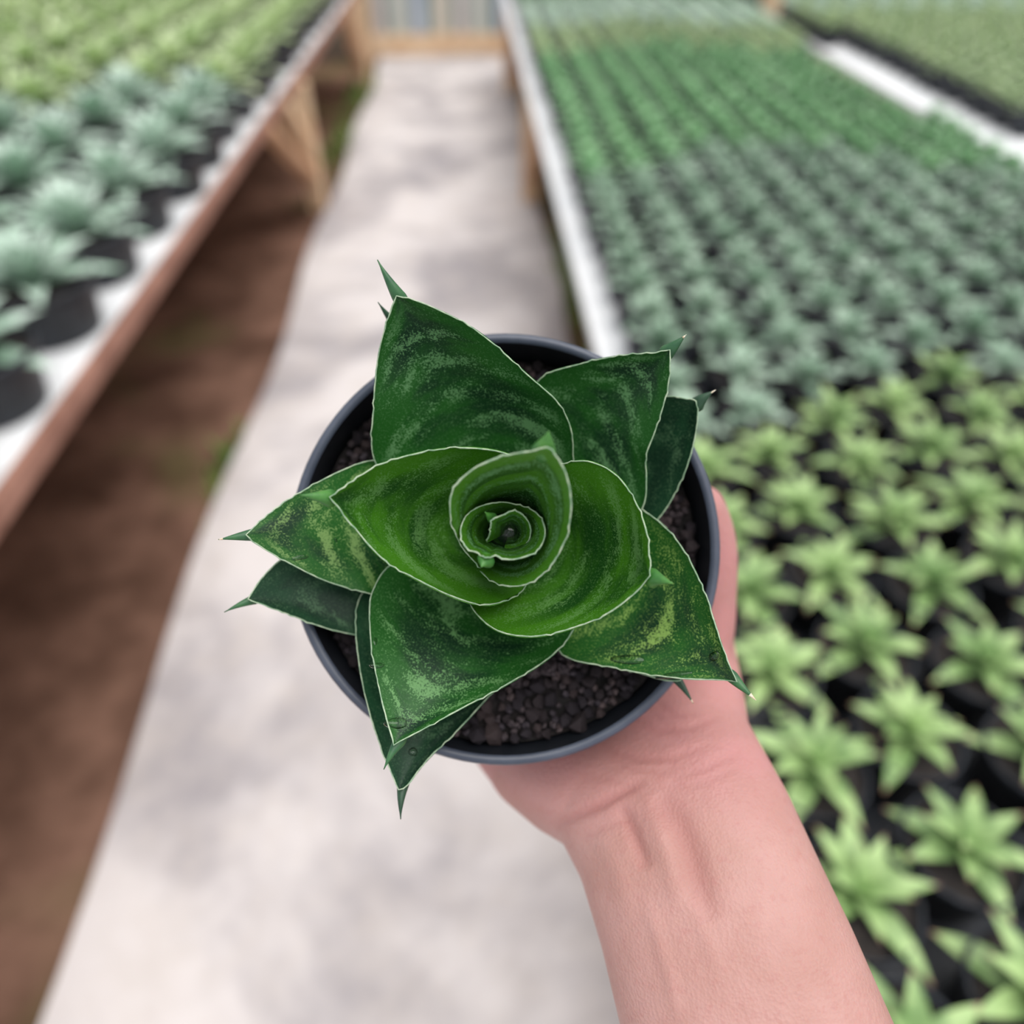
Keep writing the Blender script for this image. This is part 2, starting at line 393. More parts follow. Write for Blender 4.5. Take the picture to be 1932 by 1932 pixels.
def in_view(p, m=60):
    q = CM.inverted() @ Vector(p)
    if q.z > -.05: return False
    u = 966+F*q.x/-q.z; v = 966-F*q.y/-q.z
    return -m < u < W+m and -m < v < W+m
ORD = ['first', 'second', 'third', 'fourth', 'fifth', 'sixth', 'seventh', 'eighth', 'ninth', 'tenth', 'eleventh', 'twelfth', 'thirteenth', 'fourteenth', 'fifteenth', 'sixteenth', 'seventeenth', 'eighteenth', 'nineteenth', 'twentieth']
TENS = ['', '', 'twenty', 'thirty', 'forty', 'fifty']
def ordn(n):
    if n < 20: return ORD[n]
    n += 1; t, u = divmod(n, 10)
    return {20: 'twentieth', 30: 'thirtieth', 40: 'fortieth', 50: 'fiftieth'}.get(n) or TENS[t]+'-'+ORD[u-1]
def band(y, x):
    y += .12*math.sin(x*5)
    if y < 1.08: return 'light'
    if y < 2.45: return 'glaucous'
    if y < 4.15: return 'green'
    if y < 4.75: return 'olive'
    if y < 5.7: return 'pale'
    return 'dark'
WORD = {'light': 'light green', 'glaucous': 'blue-green', 'green': 'mid green', 'olive': 'olive green', 'pale': 'pale grey-green', 'dark': 'deep green'}
SP = .131
spots = []
ncol = 11
for c in range(ncol):
    n = 0
    for r in range(54):
        y = -.12+r*SP+(.03 if c % 2 else 0); q = min(1, max(0, (1.5-y)/.7)); x = .372-.022*q+c*SP
        if y > 6.9 or (c == 10 and 3.0 < y < 4.3): continue
        p = (x+random.uniform(-.007, .007), y+random.uniform(-.007, .007), ZT+(.0035 if c < 10 else .001))
        if in_view((p[0], p[1], ZT+.1), 220): spots.append((p, c, n, 'A')); n += 1
for c in range(14):
    for r in range(44):
        x = 2.00+c*SP; y = 1.7+r*SP
        if y > 6.9 or (c == 0 and y < 4.7) or not in_view((x, y, ZT+.1), 40): continue
        spots.append(((x+random.uniform(-.006, .006), y+random.uniform(-.006, .006), ZT+.001), c, r, 'B'))
spots.sort(key=lambda s: (Vector(s[0])-CP).length)
nind = 0; rest = []
for (p, c, n, b) in spots:
    kind = band(p[1], p[0])
    if b == 'B': kind = 'olive' if p[1] < 5.2 else ('pale' if (c+n) % 3 else 'olive')
    rz = random.uniform(0, 6.28)
    if b == 'B' or nind >= 300:
        rest.append((p, kind, rz)); continue
    nind += 1
    e = empty('potted_rosette', p); e.rotation_euler = (0, 0, rz); s = random.uniform(.88, 1.06)
    tag(e, '%s rosette in black pot, %s back in %s row from path, right bench' % (WORD[kind], ordn(n), ordn(c)), 'potted plant', 'small rosettes in black pots on the right bench')
    inst('pot', POT_S, e)
    if p[1] < 1.25:
        inst('soil', SOIL_S, e)
        for i, (a, L, w, e0, e1, dz) in enumerate(rosette_parts(12, .088*s, .030, (.15, 1.05), nind*3)):
            mw = Matrix.Translation((0, 0, PH-.012+dz*.5)) @ Matrix.Rotation(a, 4, 'Z') @ Matrix.Rotation(-(e0-.45), 4, 'Y') @ Matrix.Diagonal((L/.072, w/.030, L/.072, 1))
            inst('leaf', LEAFS[kind][i % 3], e, mw)
    else:
        inst('foliage', ROS[kind][nind % 4], e)
# the remaining small rosettes, too many and too far to pick apart
def merge(meshes):
    V = []; Fc = []; U = []; FM = []; off = 0
    for me, mw, mi in meshes:
        n = len(me.vertices); a = np.zeros(n*3); me.vertices.foreach_get('co', a); a = a.reshape(-1, 3)
        R = np.array(mw.to_3x3()); V.append(a @ R.T + np.array(mw.translation))
        Fc += [tuple(q+off for q in pl.vertices) for pl in me.polygons]; FM += [mi]*len(me.polygons)
        if me.uv_layers:
            uu = np.zeros((n, 2)); li = np.zeros(len(me.loops), dtype=int); me.loops.foreach_get('vertex_index', li)
            ud = np.zeros(len(me.loops)*2); me.uv_layers[0].data.foreach_get('uv', ud); uu[li] = ud.reshape(-1, 2); U.append(uu)
        else: U.append(np.zeros((n, 2)))
        off += n
    return np.concatenate(V), Fc, np.concatenate(U), FM
kinds = list(SM); lst = []
for i, (p, kind, rz) in enumerate(rest):
    mw = Matrix.Translation(p) @ Matrix.Rotation(rz, 4, 'Z')
    lst.append((POT_S, mw, 0)); lst.append((ROS[kind][i % 4], mw, 1+kinds.index(kind)))
V, Fc, U, FM = merge(lst)
tag(mesh_obj('potted_rosettes', V, Fc, None, uvs=U, mats=[M_BPOT]+[SM[q] for q in kinds], fm=FM),
    'distant mass of small potted rosettes at the far end of the right benches', 'potted plants', kind='stuff')
# the large rosettes on the left bench
SL = .305
for c in range(8):
    n = 0
    for r in range(24):
        p = (-.995-c*SL+random.uniform(-.012, .012), .1+r*SL+(.05 if c % 2 else 0)+random.uniform(-.012, .012), ZT+.001)
        if p[1] > 7.0 or not in_view((p[0], p[1], ZT+.2), 650): continue
        kind = 'silver' if p[1] < 3.0+.25*math.sin(p[0]*4) else 'yellow'
        e = empty('large_potted_rosette', p); e.rotation_euler = (0, 0, random.uniform(0, 6.28))
        tag(e, '%s large rosette in black pot, %s back in %s row from path, left bench' % ('blue-green' if kind == 'silver' else 'yellow-green', ordn(n), ordn(c)), 'potted plant', 'large rosettes in black pots on the left bench')
        n += 1
        inst('pot', POT_L, e); inst('soil', SOIL_L, e); inst('foliage', ROSL[kind][(n+c) % 4], e)

# ------------------------------------------------------------------ the held plant
D0 = .22
C0 = px(953, 1031, D0)
AW = (CP-C0).normalized()
E1 = (CM.to_3x3() @ Vector((1, 0, 0))); E1 = (E1-AW*E1.dot(AW)).normalized(); E2 = AW.cross(E1)
PM = Matrix(((E1.x, E2.x, AW.x, C0.x), (E1.y, E2.y, AW.y, C0.y), (E1.z, E2.z, AW.z, C0.z), (0, 0, 0, 1)))
PMI = PM.inverted(); CAML = PMI @ CP
def lp(u, v, zmm):                      # photo point on the plane zmm above the pot rim, in pot axes
    q = PMI @ px(u, v, D0); t = (zmm/1000-CAML.z)/(q.z-CAML.z)
    return np.array(CAML+(q-CAML)*t)
plant = empty('potted_sansevieria'); plant.matrix_world = PM
plant.name = 'potted_bird_nest_plant'
tag(plant, 'dark green mottled spiky rosette in round black pot held up by a hand', 'potted plant')
R0, RB, HP = .0640, .042, .092
pv, pf = lathe([(.001, -HP+.002), (RB-.004, -HP), (RB, -HP+.003), (R0-.0035, -.016), (R0-.0032, -.010), (R0-.0008, -.0095), (R0-.0006, -.0015)], 96)
pot = mesh_obj('pot', pv, pf, M_POT, plant)
pv, pf = lathe([(R0-.0008, -.0095), (R0, -.004), (R0+.0003, -.0012), (R0-.0004, 0), (R0-.0018, .0002), (R0-.0027, -.0008)], 96)
tag(mesh_obj('rim', pv, pf, M_RIM, pot), 'grey-blue rounded rim')
pv, pf = lathe([(R0-.0027, -.0008), (R0-.0036, -.008), (R0-.0065, -.040), (RB-.004, -HP+.004), (.001, -HP+.004)], 96)
tag(mesh_obj('inner_wall', pv, pf, M_POT, pot), 'black inside wall')
# soil bed and pumice granules
ZS = -.0115
def zs(y): return ZS-.06*y
rr = np.linspace(.0008, R0-.0047, 30); sv = []; sf = []
for r in rr:
    for kk in range(64):
        a = 2*math.pi*kk/64; sv.append((r*math.cos(a), r*math.sin(a), zs(r*math.sin(a))+random.uniform(-.0012, .0012)))
for i in range(29):
    for kk in range(64): sf.append((i*64+kk, i*64+(kk+1) % 64, (i+1)*64+(kk+1) % 64, (i+1)*64+kk))
soil = mesh_obj('soil', sv, sf, M_SOIL, plant)
phi = (1+5**.5)/2
ICO_V = np.array([(-1, phi, 0), (1, phi, 0), (-1, -phi, 0), (1, -phi, 0), (0, -1, phi), (0, 1, phi), (0, -1, -phi), (0, 1, -phi), (phi, 0, -1), (phi, 0, 1), (-phi, 0, -1), (-phi, 0, 1)])/math.sqrt(1+phi*phi)
ICO_F = [(0,11,5),(0,5,1),(0,1,7),(0,7,10),(0,10,11),(1,5,9),(5,11,4),(11,10,2),(10,7,6),(7,1,8),(3,9,4),(3,4,2),(3,2,6),(3,6,8),(3,8,9),(4,9,5),(2,4,11),(6,2,10),(8,6,7),(9,8,1)]
GM = []
for i in range(8):
    v = ICO_V*(1+rng.uniform(-.38, .30, (12, 1)))+rng.uniform(-.12, .12, (12, 3))*np.array([1, rng.uniform(.75, 1), rng.uniform(.65, .9)])
    GM.append(mk_mesh('granule', v, ICO_F, M_GRAN[3 if i == 7 else i % 3], smooth=False))
gp = []
tries = 0
while len(gp) < 1150 and tries < 40000:
    tries += 1
    r = (R0-.0058)*math.sqrt(random.random()); a = random.uniform(0, 6.283); s = .0013+.0024*random.random()**2
    x, y = r*math.cos(a), r*math.sin(a)
    if r < .016: continue
    if all((x-q[0])**2+(y-q[1])**2 > (.62*(s+q[2]))**2 for q in gp): gp.append((x, y, s))
gp.sort(key=lambda q: -math.hypot(q[0], q[1]))
lst = []; ni = 0
for j, (x, y, s) in enumerate(gp):
    mw = Matrix.Translation((x, y, zs(y)+random.uniform(.0002, .0024))) @ Matrix.Rotation(random.uniform(0, 6.28), 4, Vector((random.random(), random.random(), .3)).normalized()) @ Matrix.Scale(s, 4)
    gi = random.choice((0, 1, 2, 3, 4, 5, 6, 0, 1, 2, 3, 4, 5, 6, 0, 1, 2, 3, 4, 5, 6, 0, 1, 2, 3, 4, 5, 6, 0, 1, 2, 3, 4, 5, 6, 0, 1, 2, 3, 4, 5, 6, 0, 1, 2, 3, 4, 5, 6, 1, 4, 7))
    if math.hypot(x, y) > .034 and s > .0015 and ni < 295:
        inst('granule', GM[gi], soil, mw); ni += 1
    else: lst.append((GM[gi], mw, 3 if gi == 7 else gi % 3))
V, Fc, U, FM = merge(lst)
tag(mesh_obj('granules', V, Fc, None, soil, mats=M_GRAN, fm=FM, smooth=False), kind='stuff')

pv, pf = lathe([(.016, ZS-.004), (.012, -.004), (.006, .008), (.0035, .0165), (.0002, .018)], 32)
mesh_obj('stem', pv, pf, M_SPINE_DK, plant)

def grid_leaf(name, P, N, uv, th, mat, label=None):
    """P: (nt, ns, 3) upper surface, N: outward thickness direction, th: (nt, ns) thickness"""
    nt, ns, _ = P.shape
    V = list(P.reshape(-1, 3)) + list((P-N*th[..., None]).reshape(-1, 3)); o = nt*ns; Fc = []
    for i in range(nt-1):
        for j in range(ns-1):
            q = i*ns+j
            Fc.append((q, q+1, q+ns+1, q+ns)); Fc.append((o+q, o+q+ns, o+q+ns+1, o+q+1))
    bd = [i*ns for i in range(nt)] + [(nt-1)*ns+j for j in range(1, ns)] + [i*ns+ns-1 for i in range(nt-2, -1, -1)] + [j for j in range(ns-2, 0, -1)]
    for a, b in zip(bd, bd[1:]+bd[:1]): Fc.append((b, a, o+a, o+b))
    lf = mesh_obj('leaf', V, Fc, mat, plant, uvs=np.concatenate([uv.reshape(-1, 2)]*2))
    if label: lf['label'] = label
    return lf
def normals(P, flip_to):
    du = np.gradient(P, axis=0); dv = np.gradient(P, axis=1); n = np.cross(du, dv)
    ln = np.linalg.norm(n, axis=2, keepdims=True); n = n/np.maximum(ln, 1e-12)
    s = np.sign((n*flip_to).sum(axis=2, keepdims=True)); s[s == 0] = 1
    n = n*s
    bad = (ln[..., 0] < 1e-12); n[bad] = (0, 0, 1)
    return n
def margin(lf, pts, r=.00019):
    """pale toothed margin running round the leaf"""
    pts = np.asarray(pts); n = len(pts)
    c = pts.mean(axis=0); rad = []; path = []
    for i, p in enumerate(pts):
        d = p-c; d[2] = 0; d = d/(np.linalg.norm(d)+1e-9)
        tooth = .00030 if random.random() < .12 else random.uniform(-.00006, .00006)
        path.append(p+d*tooth+np.array((0, 0, .00005))); rad.append(r*random.uniform(.8, 1.25)*(.5 if i in (0, n-1) else 1))
    v, f = tube(path, rad, 6); mesh_obj('margin', v, f, M_MARGIN, lf)
def spine(lf, base, tip, wpx, mat, dry, bend=(0, 0, 0), back=None):
    """stiff horn at the leaf tip"""
    b = np.array(base); t = np.array(tip); d = t-b; L = np.linalg.norm(d)
    s0 = b-d/L*.0045 if back is None else np.array(back)
    if back is None: s0 = s0-np.array((0, 0, .0038))
    path = []; rad = []; w = wpx/F*.185
    for q in np.linspace(0, 1, 14):
        p = (1-q)**2*s0+2*q*(1-q)*(b+np.array(bend)+np.array((0, 0, -.0016)))+q*q*t
        path.append(p); rad.append(max(.00012, w*.5*(min(1, .25+2.2*q) if q < .35 else 1-((q-.35)/.65)**1.15)))
    v, f = tube(path, rad, 12, flat=.8, up=(0, 0, 1)); mesh_obj('spine', v, f, mat, lf)
    if dry:
        e = path[-1]; e0 = e-(e-np.array(path[-3]))*dry
        v, f = tube([e0, (e0+e)/2, e+(e-e0)*.15], [.0006*min(1, dry), .0004*min(1, dry), .00005], 8); tag(mesh_obj('dry_tip', v, f, M_DRYTIP, lf), 'dry pale brown tip')
LEAF_SURF = {}
def leaf(key, Lp, Mp, Rp, tip, wpx, mat, smat, dry=0, tipz=None, nt=56, ns=25, label=None, bend=(0, 0, 0), wave=.0004, mr=.00019):
    A = catmull([lp(*p) for p in Lp], nt); B = catmull([lp(*p) for p in Rp], nt); C = catmull([lp(*p) for p in Mp], nt)
    s = np.concatenate([[-1, -.988], np.linspace(-.95, .95, ns), [.988, 1]]); ns = len(s); P = np.zeros((nt, ns, 3))
    ph = random.uniform(0, 6)
    for j, q in enumerate(s):
        wl, wm, wr = .5*q*(q-1), 1-q*q, .5*q*(q+1)
        P[:, j] = A*wl+C*wm+B*wr
        tt = np.linspace(0, 1, nt)
        P[:, j, 2] += abs(q)**4*wave*np.sin(tt*17+ph+q)*np.sin(math.pi*tt) + .00025*np.sin(tt*9+q*4+ph)*np.sin(math.pi*tt)
    tt, ss = np.meshgrid(np.linspace(0, 1, nt), s, indexing='ij')
    uv = np.stack([(ss+1)/2, tt], axis=-1)
    N = normals(P, np.array((0, 0, 1.0)))
    th = (.0005+.0017*(1-ss**2))*(1-.75*tt**3)
    lf = grid_leaf('leaf', P, N, uv, th, mat, label)
    pts = np.concatenate([P[2:, 0], P[::-1][1:-2, -1]]); margin(lf, pts, mr)
    ap = P[-1, ns//2]; z = ap[2]*1000 if tipz is None else tipz
    back = P[-7, ns//2]-N[-7, ns//2]*(.0014+wpx/F*.185*.42)
    spine(lf, ap, lp(tip[0], tip[1], z), wpx, smat, dry, bend, back)
    LEAF_SURF[key] = (P, N)
    return lf
# lowest ring
leaf('N', [(870,930,-10),(760,880,-3),(718,800,2),(722,690,8),(740,608,14)], [(940,920,-12),(900,830,-6),(840,740,0),(785,665,8),(740,608,14)],
     [(1000,900,-10),(1030,830,-3),(980,740,3),(870,665,9),(790,625,13),(740,608,14)], (713,570), 24, M_LEAF_LOW, M_SPINE_DK, tipz=17, label='lower leaf hidden behind the tall upper leaf, only its spine showing')
leaf('K', [(1050,880,-9),(1150,800,0),(1230,754,8),(1262,748,11),(1290,752,13),(1313,757,14)], [(1065,950,-11),(1150,905,-6),(1230,855,0),(1282,805,7),(1313,757,14)],
     [(1080,1020,-9),(1180,1020,-2),(1242,978,3),(1290,895,8),(1312,820,11),(1316,782,13),(1313,757,14)], (1348,737), 36, M_LEAF_LOW, M_SPINE_DK, dry=1.6, label='dark lower leaf at upper right with white dry tip')
leaf('O', [(1080,950,-10),(1190,960,-4),(1247,988,-1),(1292,1080,2),(1300,1200,5),(1284,1284,9)], [(1040,1060,-12),(1120,1130,-7),(1200,1200,-1),(1250,1250,5),(1284,1284,9)],
     [(1000,1110,-10),(1060,1225,-3),(1130,1250,1),(1200,1268,5),(1260,1284,8),(1284,1284,9)], (1308,1327), 22, M_LEAF_LOW, M_SPINE_DK, dry=.5, label='lower leaf hidden under the lower right leaf')
leaf('P', [(860,1000,-10),(750,1010,-4),(640,1020,2),(540,1050,8),(495,1090,12),(468,1130,14)], [(870,1060,-12),(760,1090,-6),(650,1110,0),(550,1120,7),(468,1130,14)],
     [(880,1130,-10),(780,1200,-4),(672,1198,2),(600,1180,6),(540,1157,10),(490,1138,13),(468,1130,14)], (423,1155), 22, M_LEAF_LOW, M_SPINE, label='lower leaf pointing left, lower of the two')
leaf('M', [(860,1060,-10),(760,1080,-3),(684,1120,2),(672,1185,6),(680,1270,9),(705,1370,12),(735,1450,15),(752,1490,16)], [(950,1100,-12),(890,1200,-7),(820,1330,2),(775,1440,11),(752,1490,16)],
     [(1040,1110,-10),(1010,1220,-4),(930,1305,3),(870,1370,8),(800,1440,13),(765,1485,16),(752,1490,16)], (756,1546), 26, M_LEAF_LOW, M_SPINE_DK, label='lower leaf pointing down, reaching past the rim')
# middle ring
leaf('H', [(985,900,-5),(990,800,2),(1018,717,10),(1100,685,17),(1190,669,23),(1235,666,26),(1264,660,27)], [(1030,950,-7),(1080,860,-1),(1150,770,9),(1215,705,19),(1264,660,27)],
     [(1090,1000,-5),(1170,1000,2),(1213,955,8),(1220,900,12),(1219,860,15),(1235,815,18),(1258,740,23),(1264,690,26),(1264,660,27)], (1294,632), 34, M_LEAF[0], M_SPINE, dry=.6, label='broad leaf pointing to the upper right')
leaf('I', [(880,930,-5),(800,880,3),(708,869,9),(640,890,13),(550,940,18),(490,985,22),(464,1009,24)], [(875,1010,-7),(780,1005,0),(680,1003,8),(560,1005,17),(464,1009,24)],
     [(880,1090,-5),(800,1120,1),(725,1125,6),(690,1118,9),(620,1098,13),(545,1062,18),(490,1030,22),(464,1009,24)], (412,1018), 26, M_LEAF[1], M_SPINE, dry=.5, label='leaf pointing left with pale cross bands, upper of the two')
leaf('J', [(1060,930,-5),(1150,940,2),(1213,963,8),(1262,1003,13),(1310,1075,18),(1340,1150,22),(1368,1235,26),(1390,1286,28)], [(1030,1030,-7),(1130,1090,-1),(1220,1160,8),(1310,1225,18),(1390,1286,28)],
     [(1000,1090,-5),(1030,1180,0),(1065,1236,6),(1150,1258,12),(1230,1273,17),(1300,1281,21),(1365,1283,25),(1390,1286,28)], (1425,1320), 26, M_LEAF[2], M_SPINE, dry=.9, label='wet leaf pointing to the lower right with bright bands')
leaf('F', [(870,1040,-4),(800,1050,2),(735,1068,8),(700,1125,13),(698,1190,17),(706,1250,20),(725,1340,25),(744,1404,28)], [(950,1080,-6),(920,1150,0),(870,1230,9),(810,1320,19),(744,1404,28)],
     [(1060,1090,-4),(1090,1140,3),(1080,1190,8),(1040,1238,13),(960,1288,18),(860,1342,23),(790,1380,27),(744,1404,28)], (724,1452), 26, M_LEAF[3], M_SPINE, label='broad mottled leaf pointing to the lower left')
leaf('G', [(890,960,-4),(800,930,4),(712,880,12),(706,760,22),(714,670,28),(736,590,34),(748,558,36)], [(955,940,-6),(930,860,2),(880,770,11),(810,660,23),(748,558,36)],
     [(1020,930,-4),(1072,900,6),(1079,820,15),(1055,765,20),(1000,712,26),(900,625,32),(800,573,36),(748,558,36)], (712,490), 30, M_LEAF[0], M_SPINE, label='tall broad leaf pointing to the upper left')
# inner ring
leaf('E', [(960,920,8),(1030,890,20),(1068,874,28),(1110,870,32),(1160,895,34),(1200,950,37),(1221,1010,40),(1226,1086,42)], [(1000,1040,3),(1060,1060,10),(1120,1075,20),(1180,1085,32),(1226,1086,42)],
     [(900,1090,6),(885,1130,16),(905,1165,23),(940,1190,27),(1000,1200,30),(1070,1188,33),(1150,1155,37),(1205,1112,40),(1226,1086,42)], (1270,1101), 40, M_LEAF_IN[1], M_SPINE_IN, tipz=45, label='bright inner leaf cupping the centre from the right')
leaf('D', [(1000,915,8),(1000,880,22),(945,853,32),(870,846,36),(790,855,38),(710,880,40),(660,912,42),(624,938,43)], [(915,1010,4),(850,1005,10),(770,985,20),(690,960,32),(624,938,43)],
     [(1000,1080,8),(985,1115,20),(960,1130,26),(925,1140,29),(880,1134,31),(800,1100,34),(720,1052,37),(665,990,40),(624,938,43)], (566,934), 36, M_LEAF_IN[0], M_SPINE_IN, tipz=46, label='bright inner leaf pointing left')

def funnel(key, rim, centre, rb, z0, apex, tip, wpx, mat, tipz, expo=2.2, na=90, nb=22, label=None):
    rim3 = np.array([lp(*p) for p in rim]); O = catmull(rim3, na)
    c = lp(*centre)
    b = np.concatenate([np.linspace(0, .985, nb-1), [.996, 1]]); nb = len(b); P = np.zeros((nb, na, 3))
    for j in range(na):
        d = O[j, :2]-c[:2]; L = np.linalg.norm(d); e = d/L
        r = rb+(L-rb)*b
        P[:, j, 0] = c[0]+e[0]*r; P[:, j, 1] = c[1]+e[1]*r
        P[:, j, 2] = z0+(O[j, 2]-z0)*(.5*b+.5*(1-(1-b)**expo))
    bb, aa = np.meshgrid(b, np.linspace(0, 1, na), indexing='ij')
    uv = np.stack([aa, bb], axis=-1)
    inw = np.zeros_like(P); inw[..., :2] = c[:2]-P[..., :2]; inw[..., 2] = .02
    N = normals(P, inw)
    th = .0011*(1-.6*bb**4)
    lf = grid_leaf('leaf', P, N, uv, th, mat, label)
    margin(lf, P[-1]-N[-1]*.0002, .00022)
    ap = lp(*apex)
    # the horn leaves the outside of the funnel just below its rim
    j = int(np.argmin(np.linalg.norm(O-ap, axis=1)))
    spine(lf, P[-1, j]-N[-1, j]*.0008, lp(tip[0], tip[1], tipz), wpx, M_SPINE_IN, 0, back=P[-8, j]-N[-8, j]*.0016)
    LEAF_SURF[key] = (P, N)
    return lf
funnel('C', [(908,1072,27),(872,1030,36),(851,972,45),(855,928,49),(888,890,52),(945,864,55),(1000,853,57),(1033,848,59),(1060,880,57),(1074,925,55),(1075,972,52),(1062,1025,48),(1037,1068,44),(1002,1097,40),(965,1105,36),(930,1096,31),(905,1076,26)],
       (957,1004,20), .0048, .012, (1033,848,59), (1035,814), 46, M_LEAF_CORE, 60, 1.75, label='upright funnel leaf around the centre with tip at the top')
funnel('B', [(992,958,33),(950,949,35),(905,957,37),(879,976,39),(870,1002,40),(880,1031,42),(905,1043,44),(918,1051,46),(932,1046,44),(963,1054,43),(1008,1041,42),(1026,1015,40),(1024,988,38),(1008,966,35),(976,955,32),(945,962,28)],
       (955,1004,20), .0030, .018, (918,1051,46), (908,1070), 36, M_LEAF_CORE, 46, 2.2, 80, 18, label='small curled leaf inside the funnel')
funnel('A', [(919,1024,36),(926,1005,39),(931,981,42),(950,973,41),(968,965,40),(985,972,38),(998,990,36),(998,1015,34),(980,1035,32),(950,1038,31)],
       (960,1004,20), .0003, .021, (931,981,42), (915,966), 22, M_LEAF_CORE, 43, 2.0, 60, 14, label='innermost curled leaf at the heart')
# rain water standing in the heart
wc = lp(958, 1004, 29); wv = [(wc[0], wc[1], .0290)]; wf = []
for kk in range(40):
    a = 2*math.pi*kk/40; wv.append((wc[0]+.0052*math.cos(a), wc[1]+.0052*math.sin(a), .0290))
wv += [(wc[0], wc[1], .0190)] + [(wc[0]+.0048*math.cos(2*math.pi*kk/40), wc[1]+.0048*math.sin(2*math.pi*kk/40), .0190) for kk in range(40)]
for kk in range(40):
    k2 = (kk+1) % 40
    wf.append((0, 1+kk, 1+k2)); wf.append((41, 42+k2, 42+kk)); wf.append((1+kk, 42+kk, 42+k2, 1+k2))
wo = mesh_obj('water_pool', wv, wf, M_WATER); wo.matrix_world = PM
tag(wo, 'water standing in the dark heart of the rosette', 'water')
# drops lying on the leaves
def drop(key, u, v, a, b, rot, label):
    P, N = LEAF_SURF[key]; fl = P.reshape(-1, 3); best = None
    for i, p in enumerate(fl):
        q = CM.inverted() @ (PM @ Vector(p)); uu = 966+F*q.x/-q.z; vv = 966-F*q.y/-q.z
        dd = (uu-u)**2+(vv-v)**2
        if best is None or dd < best[0]: best = (dd, i)
    p = Vector(fl[best[1]]); n = Vector(N.reshape(-1, 3)[best[1]])
    s = F/.2; a /= s; b /= s; h = min(a, b)*.8
    t1 = Vector((math.cos(rot), math.sin(rot), 0)); t1 = (t1-n*t1.dot(n)).normalized(); t2 = n.cross(t1)
    V = []; Fc = []; m = 20; rings = 7
    for i in range(rings):
        al = math.pi/2*i/(rings-1)
        for kk in range(m):
            th = 2*math.pi*kk/m; w = 1+.12*math.sin(2*th+u)+.06*math.sin(3*th+v)
            V.append(p+t1*(a*w*math.cos(al)*math.cos(th))+t2*(b*w*math.cos(al)*math.sin(th))+n*(h*math.sin(al)-.00035))
    for i in range(rings-1):
        for kk in range(m): Fc.append((i*m+kk, i*m+(kk+1) % m, (i+1)*m+(kk+1) % m, (i+1)*m+kk))
    Fc.append(tuple(range(m))[::-1])
    o = mesh_obj('water_drop', V, Fc, M_WATER); o.matrix_world = PM
    tag(o, label, 'water drop', 'water drops on the leaves')
drop('I', 566, 1052, 18, 6, .1, 'long water drop near the lower edge of the left banded leaf')
drop('I', 631, 1018, 4, 7, .2, 'tiny glinting drop on the pale band of the left leaf')
drop('J', 1346, 1238, 12, 10, .3, 'round water drop near the tip of the lower right leaf')
drop('J', 1190, 1243, 34, 12, -.12, 'wide wet patch of water on the lower edge of the right leaf')
drop('J', 1275, 1271, 46, 6, -.10, 'long thin bead of water along the lower right leaf edge')
drop('J', 1259, 1172, 6, 5, .6, 'tiny drop between the bright bands of the lower right leaf')
drop('J', 1245, 1206, 7, 5, .2, 'small drop in the middle of the lower right leaf')
drop('F', 752, 1362, 26, 10, .2, 'wet patch of water near the tip of the lower left leaf')
drop('F', 706, 1213, 5, 12, 0, 'small drop on the left edge of the lower left leaf')
drop('F', 716, 1256, 16, 6, .1, 'flat drop on the left side of the lower left leaf')
drop('M', 781, 1418, 9, 10, .2, 'round water drop on the lowest leaf beside the spine')

# ------------------------------------------------------------------ hand and forearm
def sect(l, r, d, th, d2=None):
    return (px(l[0], l[1], d if d2 is None else d2), px(r[0], r[1], d), th)
S = [sect((1560,3100), (2150,2880), .158, .066), sect((1380,2700), (1950,2480), .168, .064), sect((1280,2400), (1815,2180), .180, .060),
     sect((1215,2150), (1705,1960), .192, .056),
     sect((1166,1932), (1612,1750), .202, .053), sect((1131,1785), (1545,1612), .211, .050), sect((1092,1655), (1488,1490), .221, .046), sect((1050,1570), (1440,1405), .231, .043),
     sect((992,1532), (1406,1345), .243, .041), sect((930,1478), (1393,1265), .258, .038), sect((880,1410), (1375,1175), .286, .034),
     sect((862,1300), (1310,1075), .330, .029), sect((850,1180), (1245,985), .339, .026), sect((838,1035), (1165,890), .338, .022)]
view = (CM.to_3x3() @ Vector((0, 0, 1)))
NS = 40; hv = []; hf = []
cs = [((a+b)/2) for a, b, t in S]
for i, (a, b, th) in enumerate(S):
    c = cs[i]; w = (b-a)/2
    ax = (cs[min(i+1, len(S)-1)]-cs[max(i-1, 0)]).normalized()
    w = w-ax*w.dot(ax)*0; n = w.cross(ax).normalized()
    if n.dot(view) < 0: n = -n
    for kk in range(NS):
        a_ = 2*math.pi*kk/NS; ca, sa = math.cos(a_), math.sin(a_)
        e = .88
        hv.append(c + w*(math.copysign(abs(ca)**e, ca)) + n*(math.copysign(abs(sa)**e, sa)*th/2) - n*th*.12)
m = len(S)
for i in range(m-1):
    for kk in range(NS):
        hf.append((i*NS+kk, i*NS+(kk+1) % NS, (i+1)*NS+(kk+1) % NS, (i+1)*NS+kk))
hf.append(tuple(range(NS))[::-1]); hf.append(tuple((m-1)*NS+kk for kk in range(NS)))
def add(vf):
    o = len(hv); hv.extend(vf[0]); hf.extend([tuple(q+o for q in f) for f in vf[1]])
def chain(pts, rad, n=16):
    P = catmull([tuple(p) for p in pts], 24); R = np.interp(np.linspace(0, 1, 24), np.linspace(0, 1, len(rad)), rad)
    # rounded end
    end = P[-1]; d = P[-1]-P[-2]; d = d/np.linalg.norm(d)
    ex = [end+d*R[-1]*math.sin(q) for q in (.4, .8, 1.2, 1.5)]; er = [R[-1]*math.cos(q) for q in (.4, .8, 1.2, 1.5)]
    add(tube(list(P)+ex, list(R)+er, n))
al = Vector((-.39, .92)); ac = Vector((.92, .39)); K0 = Vector((.008, .0014))
